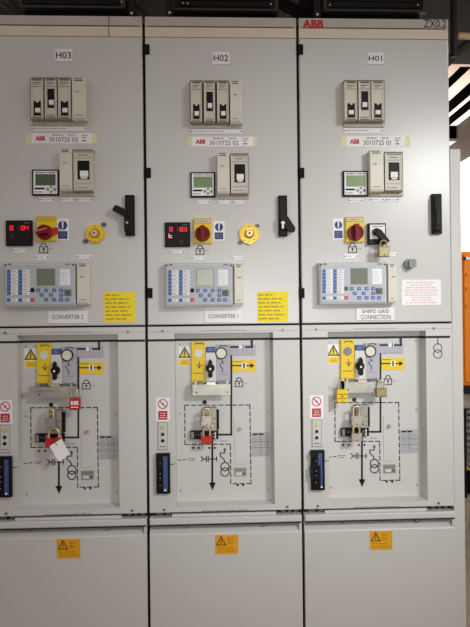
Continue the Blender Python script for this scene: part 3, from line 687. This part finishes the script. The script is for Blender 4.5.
    for a, b in D_: m.dash(a, b, 1.0, 4.2, 2.6, E, K)
    for u in (193.2, 198.8, 209.3, 214.8): m.pdisc(u, 447.9, 1.15, E, K, 10)
    for u in (237.6, 243.2): m.pdisc(u, 485, 1.2, E, K, 10)
    yc = 459
    m.pline([(216.6, yc), (208.3, yc)], 1.0, E, K); m.pline([(216.6, yc-2), (216.6, yc+2)], 1.0, E, K); m.pline([(208.3, yc-2.6), (208.3, yc+2.6)], 1.0, E, K); m.pline([(206.4, yc-2.6), (206.4, yc+2.6)], 1.0, E, K); m.pline([(206.4, yc), (203.8, yc), (201.2, yc-2.2)], 1.0, E, K); m.pline([(203.8, yc), (201.2, yc+2.2)], 1.0, E, K)
    m.script(187.2, 457.6, 195.6, 461.4, 2, E, 'print_grey', .35, 6, True); m.dash((178, 460.4), (186, 459.6), .8, 3, 2, E, K); m.script(221, 440.4, 228, 441.6, 1, E, 'print_grey', .5, 7, lens=[1])
    for v in (466.6, 472): m.ring(*P(225, v, E), E, S(3.7), S(4.8), K, 22)
    m.pline([(225, 462), (224, 459.4), (220.4, 456), (220.4, 453), (224.8, 453), (224.8, 450)], 1.0, E, K); m.poly([P(u, v, E) for u, v in ((223, 450.4), (224.8, 447.2), (226.6, 450.4))], E, 'print_grey')
    m.script(236.4, 459.6, 243.4, 462.6, 2, E, 'print_grey', .35, 8, True)
    B('mimic_diagram', m, 'printed black single line diagram with dashed box')
    # narrow door plate with knob and counter window
    m = MB().pbox(234.4, 418, 247.2, 464, .0472, Y1, 'paint', .0006); o = B('cover_plate', m, 'narrow pale cover plate')
    B('knob', MB().pcyl(240, 429.3, 1.7, .038, .048, 'steel_dull', 2.0, 14), 'small steel knob', o)
    m = MB().pbox(234.4, 467.6, 246.6, 476.4, .046, Y1, 'zinc', .0006).prect(235.6, 469, 245.6, 471.2, .0455, 'dial_grey').prect(236.4, 472.4, 242, 475, .0455, 'cream_face').prect(242.4, 472.4, 245.4, 475, .0455, 'print_grey'); B('counter_window', m, 'small grey counter window')
    # rating plate
    m = MB().pbox(251.6, 432.2, 270, 456.4, .0482, Y1, 'plate_grey'); f = .0478
    m.script(252.6, 433.2, 264.6, 435.4, 1, f, 'print', .8, 2, lens=[1]); m.script(252.6, 436, 269.4, 455.4, 9, f, 'print_pale', .3, 5)
    m.pline([(252.4, 441.8), (269.4, 441.8)], .4, f, 'print_grey'); m.pline([(252.4, 447.6), (269.4, 447.6)], .4, f, 'print_grey'); m.pline([(260.6, 436), (260.6, 455.4)], .3, f, 'print_grey'); B('rating_plate', m, 'grey rating plate with printed table')
    # lock bracket
    m = MB()
    a, b, z0, z1 = RC(192.4, 384.4, 230.6, 395.3, -.002)
    m.box(a, b, -.002, .0005, z0, z1, 'zinc', .0006); m.box(a, b, .0005, Y1, z1-.002, z1+.0008, 'zinc')
    a2 = P(196, 395, Y1)[0]
    m.add([(a, .0005, z0), (a, .0005, z1), (a, Y1, z1), (a, Y1, z0+.02)], [(0, 1, 2, 3), (3, 2, 1, 0)], 'zinc')
    m.pdisc(196.4, 392.4, .8, -.0027, 'black_matt', 10); m.pdisc(227.6, 392.2, .8, -.0027, 'black_matt', 10)
    for (u, v) in ((193.4, 203.6), (218.6, 229.4)): m.pbox(u, 381.4, v, 384.6, .004, .018, 'bolt')
    m.pbox(194.6, 380.8, 196.4, 385, -.001, .012, 'zinc').pbox(226.4, 380.8, 228.2, 385, -.001, .012, 'zinc')
    m.pbox(206.4, 382, 215.8, 385.6, -.004, .03, 'steel', .001)
    if k == 'H03': m.pbox(187.4, 384.6, 214, 388.2, -.020, -.002, 'zinc', .001)
    B('lock_bracket', m, 'folded zinc lock bracket')
    # operating slot and interlock block
    m = MB().pbox(190.3, 431, 218.4, 439.2, .030, Y1, 'black', .001); m.prect(191, 432, 193.8, 438.6, .0294, 'dial_grey'); m.prect(200.8, 432, 203.4, 438.6, .0294, 'dial_grey'); m.prect(214.6, 432, 216, 438.6, .0294, 'cream_face'); m.prect(195, 434.4, 200, 435.2, .0294, 'print_grey')
    m.dring(*P(213.2, 435.2, .029), .0284, .0305, S(1.3), S(2.0), 'dial_grey', 14)
    B('operating_slot', m, 'black operating slot with grey windows')
    m = MB().pbox(204.8, 407.6, 216.6, 431, .018, Y1, 'steel_dull', .0015).pbox(216.4, 410, 219, 429.6, .026, Y1, 'black_matt', .001)
    m.script(211.6, 418, 215.6, 419.4, 1, .0174, 'print_grey', .6, 3, lens=[1]); m.pbox(207.6, 424, 214.6, 426.4, .006, .019, 'steel_dull', .0006).pcyl(212.6, 426, 1.1, .004, .019, 'brass', n=10)
    m.pbox(204, 410.6, 211, 412.4, .000, .019, 'steel_dull', .0006); m.pbox(203.6, 428.2, 210.6, 430, .002, .019, 'steel_dull', .0006)
    B('interlock_block', m, 'dull steel interlock block')
    # left margin of the frame
    F_ = -.0006
    m = MB().prect(156, 397.6, 169.9, 421, F_, 'white'); x, z = P(162.8, 404, -.001)
    m.ring(x, z, -.001, S(4.0), S(4.9), 'red', 26); m.pline([(159.6, 400.8), (166, 407.2)], 1.0, -.0012, 'red'); m.disc(x, z, S(1.2), -.001, 'print_pale', 12)
    m.prect(158.2, 411, 167.4, 419.7, -.001, 'red'); m.script(159.4, 412.4, 166.4, 418.6, 3, -.0014, 'white', .3, 4, True); B('prohibition_sticker', m, 'white sticker with red prohibition circle')
    m = MB().pbox(157.8, 421.8, 168.2, 450, -.004, .001, 'paint', .0008); m.pline([(158.4, 422.6), (167.5, 422.6), (167.5, 449.2), (158.4, 449.2), (158.4, 422.6)], .5, -.0046, 'print_pale'); m.script(160, 445.8, 166, 447.4, 1, -.0046, 'print_grey', .6, 3, lens=[1])
    o = B('indicator_plate', m, 'slim grey indicator plate')
    for v, mt in ((427.4, 'led_green'), (434.4, 'black'), (440.7, 'black')):
        x, z = P(162.7, v, -.006); m = MB().cyl(x, z, -.008, -.0035, S(1.5), mt, n=14); m.dring(x, z, -.0065, -.0035, S(1.5), S(2.1), 'zinc', 16); B('indicator_lamp', m, 'yellow green lamp' if mt == 'led_green' else 'dark round socket', o)
    m = MB().pbox(156.2, 453.8, 170, 494, -.020, .001, 'black', .002)
    o = B('voltage_detector', m, 'black voltage detector box')
    if k != 'H01': q = MB().pbox(163.2, 456.4, 167.6, 491.6, -.0208, -.019, 'lilac_blue', .0003).prect(164.4, 489.2, 166.2, 491.2, -.0213, 'white')
    else: q = MB().pbox(163, 456.4, 167.2, 468.6, -.0208, -.019, 'lilac_blue', .0003).pbox(165.6, 468.6, 167.6, 491.6, -.0208, -.019, 'lilac_blue', .0003).prect(165.8, 489.6, 167.4, 491.4, -.0213, 'white')
    B('scale_strip', q, 'blue strip', o)
    for v in (463.4, 473.4, 478, 485):
        x, z = P(160.3, v, -.022); B('socket', MB().cyl(x, z, -.026 if k != 'H01' else -.034, -.0195, S(1.9), 'black_matt', S(2.2), 14).cyl(x, z, -.0266 if k != 'H01' else -.0346, -.0255, S(.6), 'dial_grey', n=8), 'black round socket', o)
    if k == 'H01':
        B('clip', MB().pbox(155.2, 456, 159.4, 460, -.028, -.004, 'black_rubber', .001), None, o); B('clip', MB().pbox(155.2, 470.6, 158, 482, -.03, -.004, 'black_rubber', .001), None, o)
    m = MB().dash((170.4, 464.4), (175.2, 463.9), .8, 2.6, 1.6, F_, K); B('dash_line', m)
for k in X0: mimic(k)
# voltage transformer symbol on the right margin of H01
m = MB(); e = -.0006
m.pline([(437.8, 338), (437.8, 344.2)], .8, e, 'print')
for v in (348, 354): m.ring(*P(437.8, v, e), e, S(3.9), S(4.7), 'print', 22)
build('transformer_symbol', m, CABS['H01'], 'printed black two circle transformer symbol')

# ------------------------------------------------------------------ padlocks and tag
def padlock(name, label, body, top, mats, y, sr=1.0, plate=None, group=None, lam=False, tx=.2):
    x0, y0, x1, y1 = body; bm, sm = mats; th = .019
    a, b, z0, z1 = RC(x0, y0, x1, y1, y)
    t = empty(name, ((a+b)/2, y+th/2, z0), label, 'padlock', group)
    m = MB()
    if lam:
        n = 6
        for i in range(n):
            h = (z1-z0)/n; ins = .0006 if i % 2 else 0
            m.box(a+ins, b-ins, y+ins, y+th-ins, z0+i*h, z0+(i+1)*h-.0002, bm, .0008)
    else: m.box(a, b, y, y+th, z0, z1, bm, .0025)
    if plate:
        w_, h_ = b-a, z1-z0
        if plate[0] == 'blocks':
            for i, c in enumerate((.18, .45, .7)): m.rect(a+w_*c-.001, a+w_*(c+.16), z0+h_*.42, z0+h_*.74, y-.0005, plate[1])
            m.rect(a+w_*.16, b-w_*.16, z0+h_*.2, z0+h_*.27, y-.0005, plate[1])
        else:
            m.rect(a+w_*.12, b-w_*.12, z0+h_*.62, z0+h_*.70, y-.0005, plate[1]); m.rect(a+w_*.12, b-w_*.12, z0+h_*.28, z0+h_*.36, y-.0005, plate[1]); m.rect(a+w_*.35, a+w_*.6, z0+h_*.42, z0+h_*.56, y-.0005, plate[1])
    m.cyl((a+b)/2, z0+.006, y-.0004, y+.002, .0022, 'black_matt', n=8)
    build('lock_body', m, t)
    zt = P((x0+x1)/2, top, y)[1]; hw = (b-a)*(.5-tx); cx = (a+b)/2; zc = zt-hw
    pts = [(cx-hw, y+th/2, z1-.004), (cx-hw, y+th/2, (z1+zc)/2)]+[(cx-hw*math.cos(math.pi*i/10), y+th/2, zc+hw*math.sin(math.pi*i/10)) for i in range(11)]+[(cx+hw, y+th/2, (z1+zc)/2), (cx+hw, y+th/2, z1-.004)]
    build('shackle', MB().tube(pts, S(sr), sm), t, 'metal shackle')
    return t
GP = 'safety padlocks on the cabinets'
padlock('padlock', 'red padlock with white print hanging from the lock bracket of H03', (69.2, 397.8, 79.8, 410.2), 389, ('red', 'steel'), -.022, .8, ('blocks', 'white'), GP)
padlock('padlock', 'steel padlock with brass shackle on the H03 interlock block, above the white tag', (45.2, 417.4, 55, 429.6), 409.6, ('steel_dull', 'brass'), -.010, 1.0, None, GP, True)
padlock('padlock', 'red padlock with brass shackle behind the white tag', (45, 438.6, 62, 447.6), 429, ('red', 'brass'), -.014, 1.0, None, GP)
padlock('padlock', 'steel padlock with brass shackle on the H02 interlock block, above a red padlock', (201.6, 416.2, 211.4, 426), 408.8, ('steel', 'brass'), -.010, 1.0, None, GP, True)
padlock('padlock', 'small red padlock with brass shackle hanging below the H02 interlock block', (201.3, 436.4, 212.2, 444.4), 427.4, ('red', 'brass'), -.012, 1.0, None, GP)
padlock('padlock', 'steel padlock with brass shackle on the H01 interlock block, upper of the two', (352, 416, 362, 426), 406.8, ('steel', 'brass'), -.010, 1.0, None, GP, True)
padlock('padlock', 'steel padlock with copper coloured shackle, lower of two on the H01 interlock block', (351.9, 433.6, 362.2, 441.8), 426.4, ('steel', 'brass'), -.014, 1.0, None, GP, True)
padlock('padlock', 'yellow padlock with chrome shackle hanging from the left of the H01 bracket', (337, 389.8, 347.8, 402.6), 380.2, ('yellow', 'steel'), -.024, .8, ('bars', 'print_olive'), GP)
padlock('padlock', 'brass padlock hanging from the right of the H01 bracket', (376.4, 388.4, 387, 397.4), 381, ('brass_dull', 'steel'), -.024, .9, None, GP)
padlock('padlock', 'brass and steel padlock hanging from the black lever of the selector switch', (379, 246.4, 389.6, 256.6), 240, ('brass_dull', 'brass_dull'), -.066, .8, None, GP)
m = MB(); y = -.034
q = [P(u, v, y) for u, v in ((49.2, 446.6), (61.4, 438.8), (70.2, 453.8), (59, 461.8))]
c0 = [sum(p[0] for p in q)/4, sum(p[1] for p in q)/4]
t = empty('lockout_tag', (c0[0], y, c0[1]), 'blank white card tag hanging tilted from the red padlock on H03', 'tag')
n = len(q); vs = [(q[3][0], y, q[3][1]), (q[2][0], y-.004, q[2][1]), (q[1][0], y+.002, q[1][1]), (q[0][0], y+.004, q[0][1])]; vs += [(a, b+.0008, c) for a, b, c in vs]
m.add(vs, [(0, 1, 2, 3), (7, 6, 5, 4)]+[((i+1) % 4, i, 4+i, 4+(i+1) % 4) for i in range(4)], 'card_white')
build('card', m, t)
px = [P(u, v, y) for u, v in ((52.6, 438.4), (53.4, 441.6), (55.6, 443.6), (57, 444.6))]
build('string', MB().tube([(a, -.022-.0045*i, b) for i, (a, b) in enumerate(px)], .0012, 'black_matt', 6), t, 'black tie string')

# ------------------------------------------------------------------ end panel beside H01
m = MB().box(.9006, .9435, .002, .9, 0, 2.003, 'paint', .002)
t = empty('end_panel', (.922, .45, 0), 'narrow white end panel closing the right side of cabinet H01', 'panel')
build('cover_sheet', m, t)

# ------------------------------------------------------------------ dark equipment on and above the cabinets
for k, (px0, px1, yb) in {'H03': (20, 124.5, 7.5), 'H02': (172.5, 277.6, 10.2), 'H01': (324, 425.5, 11.2)}.items():
    lb = {'H03': 'dark louvred box on top of cabinet H03', 'H02': 'dark louvred box on top of cabinet H02', 'H01': 'dark louvred box on top of cabinet H01'}[k]
    y0 = .12; a, b, zb, _ = RC(px0, 0, px1, yb, y0)
    t = empty('louvred_box', ((a+b)/2, .45, ZT), lb, 'vent box', 'louvred boxes on the cabinets')
    build('plinth', MB().box(a+.01, b-.01, .16, .75, ZT, zb, 'black_matt'), t)
    build('housing', MB().box(a, b, y0, .8, zb, zb+.42, 'dark_box', .004), t)
    build('edge_trim', MB().box(a-.003, b+.003, y0-.006, y0+.02, zb-.004, zb+.004, 'dark_frame').box(b-.012, b+.003, y0-.005, y0+.02, zb+.004, zb+.40, 'dark_frame').box(a-.003, a+.010, y0-.005, y0+.02, zb+.004, zb+.40, 'dark_frame'), t, 'brown edge trim')
    for i in range(14): build('louvre', MB().box(a+.03, b-.03, y0-.005, y0+.006, zb+.012+i*.026, zb+.026+i*.026, 'dark_slat', .002), t)
    for (u, v) in {'H03': [(121.5, 1.5)], 'H02': [(183, 3), (187.6, 3.2), (271, 4)], 'H01': [(330, 4.6), (418, 4.8)]}[k]:
        build('screw', MB().pcyl(u, v, .8, y0-.010, y0-.001, 'steel', n=8), t, 'bright screw head')
for (u, v, lb) in ((131.6, 13.2, 'dark lifting bracket on the top right corner of cabinet H03'), (317.4, 14.4, 'dark lifting bracket on the top left corner of cabinet H01'), (169.6, 12.6, 'dark lifting bracket on the top left corner of cabinet H02')):
    x, z = P(u, v, .05); t = empty('lifting_bracket', (x, .07, ZT), lb, 'bracket', 'lifting brackets')
    build('bracket_plate', MB().box(x-.014, x+.014, .055, .075, ZT, ZT+.14, 'dark_box', .002), t); build('bolt', MB().cyl(x, z, .049, .056, .005, 'steel', n=8), t, 'bright bolt head')
def cable(name, pts, r, mat, label, group): build(name, MB().tube([Vector(p) for p in pts], r, mat, 10), cat='cable', label=label, group=group)
for i in range(3):
    a = P(277, 2.5+i*4.5, .35); b = P(309, 10.5+i*5, .35)
    cable('cable', [(a[0], .30, a[1]), ((a[0]+b[0])/2, .34, (a[1]+b[1])/2+.004), (b[0], .38, b[1])], .010, 'cable_brown', ('upper', 'middle', 'lower')[i]+' of three brown cables sloping between the boxes on H02 and H01', 'brown cables above the cabinets')
a = P(136, 7, .3); b = P(152, 20, .3); cable('cable', [(a[0], .28, a[1]), (b[0], .3, b[1]), (b[0]+.03, .3, ZT+.006)], .006, 'dark_frame', 'thin grey cable dropping between the boxes on H03 and H02', None)
for i, (p0, p1) in enumerate((((0, 3), (14, 13)), ((6, 0), (20, 12)))):
    a = P(*p0, .2); b = P(*p1, .2); cable('cable', [(a[0], .2, a[1]), ((a[0]+b[0])/2, .19, (a[1]+b[1])/2-.004), (b[0], .22, b[1])], .008, 'dark_frame', ('lower', 'upper')[i]+' dark cable left of the box on H03', 'cables left of the box on H03')

# overhead pipe with pale coupling, right of H01
y = 1.6
a = P(452, 58, y); b = P(476, 37, y); t = empty('overhead_pipe', (a[0], y, a[1]), 'grey overhead pipe with pale coupling right of cabinet H01', 'pipe')
build('pipe', MB().tube([(a[0]-.2, y, a[1]-.17), (a[0], y, a[1]), (b[0], y, b[1]), (b[0]+.3, y, b[1]+.25)], .03, 'dark_frame', 12), t)
a = P(459.5, 34.2, y-.1); b = P(471, 34.8, y-.1); build('coupling', MB().tube([(a[0], y-.08, a[1]), (b[0], y-.08, b[1])], .022, 'tan', 12), t, 'pale tan coupling')
build('conduit', MB().tube([(P(454, 50, 1.2)[0], 1.2, P(454, 57, 1.2)[1]), (P(454, 50, 1.2)[0], 1.2, 3.34)], .02, 'cable_black', 10), cat='pipe', label='black vertical conduit rising just right of cabinet H01')

# orange machine and its stand, right of the end panel
y = 1.0
X = lambda px, py: P(px, py, y)
xl = X(461.2, 320)[0]; zt = X(466, 251.4)[1]; zb = X(466, 386)[1]
t = empty('orange_cabinet', (xl+.3, y+.25, zb), 'orange steel cabinet on a grey stand beyond the white end panel', 'cabinet')
build('housing', MB().box(xl, xl+.6, y, y+.5, zb, zt, 'orange', .006), t)
build('door', MB().box(xl+.014, xl+.59, y-.012, y-.0005, zb+.02, X(466, 254.5)[1], 'orange', .004), t)
m = MB(); p, q = X(464.6, 257)[0], X(464.6, 260.2)[1]; m.box(p, p+.08, y-.018, y-.0125, q, q+.016, 'white', .002).box(p-.012, p, y-.017, y-.0125, q, q+.016, 'black_matt'); build('handle', m, t, 'white handle slot')
for v in (273.6, 288, 305): build('bolt', MB().cyl(X(463.9, v)[0]+.012, X(464, v)[1], y-.022, y-.012, .008, 'orange', n=10), t)
t = empty('machine_stand', (xl+.3, y+.25, 0), 'grey steel machine stand under the orange cabinet', 'stand')
build('top_plate', MB().box(xl-.02, xl+.62, y-.01, y+.5, X(466, 393.5)[1], zb-.001, 'dark_box', .004), t)
zz = X(466, 409)[1]; build('apron', MB().box(xl-.02, xl+.62, y+.02, y+.48, zz, X(466, 393.5)[1]-.001, 'grey_stand', .003), t)
zs = X(466, 498)[1]
for x in (xl-.012, xl+.57):
    for yy in (y, y+.42): build('post', MB().box(x, x+.034, yy, yy+.034, zs, zz-.001, 'black_matt'), t, 'black upper post'); build('leg', MB().box(x, x+.034, yy, yy+.034, 0, zs-.0005, 'grey_stand'), t)
build('shelf', MB().box(xl+.024, xl+.568, y+.0, y+.45, zs-.03, zs, 'grey_stand', .002), t)
m = MB(); x0 = xl+.030
for i in range(14): m.cyl(x0+.05, 0, 0, .018, .05, 'hose_grey', n=16)
# ribbed hose standing on the shelf
vs = MB(); n = 14
hz0, hz1 = X(466, 470)[1], zz-.004
for i in range(9):
    z = hz0+(hz1-hz0)*(i+.5)/9; A = [2*math.pi*j/14 for j in range(14)]
    ring = [[(x0+.06+r*math.cos(a), y+.08+r*math.sin(a), z+d) for a in A] for r, d in ((.045, -.013), (.058, -.006), (.058, .006), (.045, .013))]
    for p_, q_ in zip(ring, ring[1:]): vs.add(p_+q_, [(j, (j+1) % 14, 14+(j+1) % 14, 14+j) for j in range(14)], 'hose_grey', False)
build('ribbed_hose', vs, cat='hose', label='grey ribbed hose under the orange cabinet')
bk = MB(); A = [2*math.pi*j/20 for j in range(20)]; bz = X(466, 473)[1]
rg = [[(x0+.10+r*math.cos(a), y+.11+r*math.sin(a), z) for a in A] for r, z in ((.07, zs+.001), (.088, zs+.02), (.094, bz), (.085, bz), (.078, zs+.03))]
for p_, q_ in zip(rg, rg[1:]): bk.add(p_+q_, [(j, (j+1) % 20, 20+(j+1) % 20, 20+j) for j in range(20)], 'black', True)
bk.add(rg[0], [tuple(reversed(range(20)))], 'black'); bk.add(rg[-1], [tuple(range(20))], 'black')
build('bucket', bk, cat='bucket', label='black plastic bucket on the shelf under the orange cabinet')
lp = [(x0+.06+.05*math.cos(a), y-.0+.05+.05*math.sin(a), bz+.02+.006*math.sin(3*a)) for a in [2*math.pi*j/16 for j in range(17)]]
build('cable', MB().tube(lp, .007, 'yellow', 8), cat='cable', label='yellow cable loop lying over the black bucket')
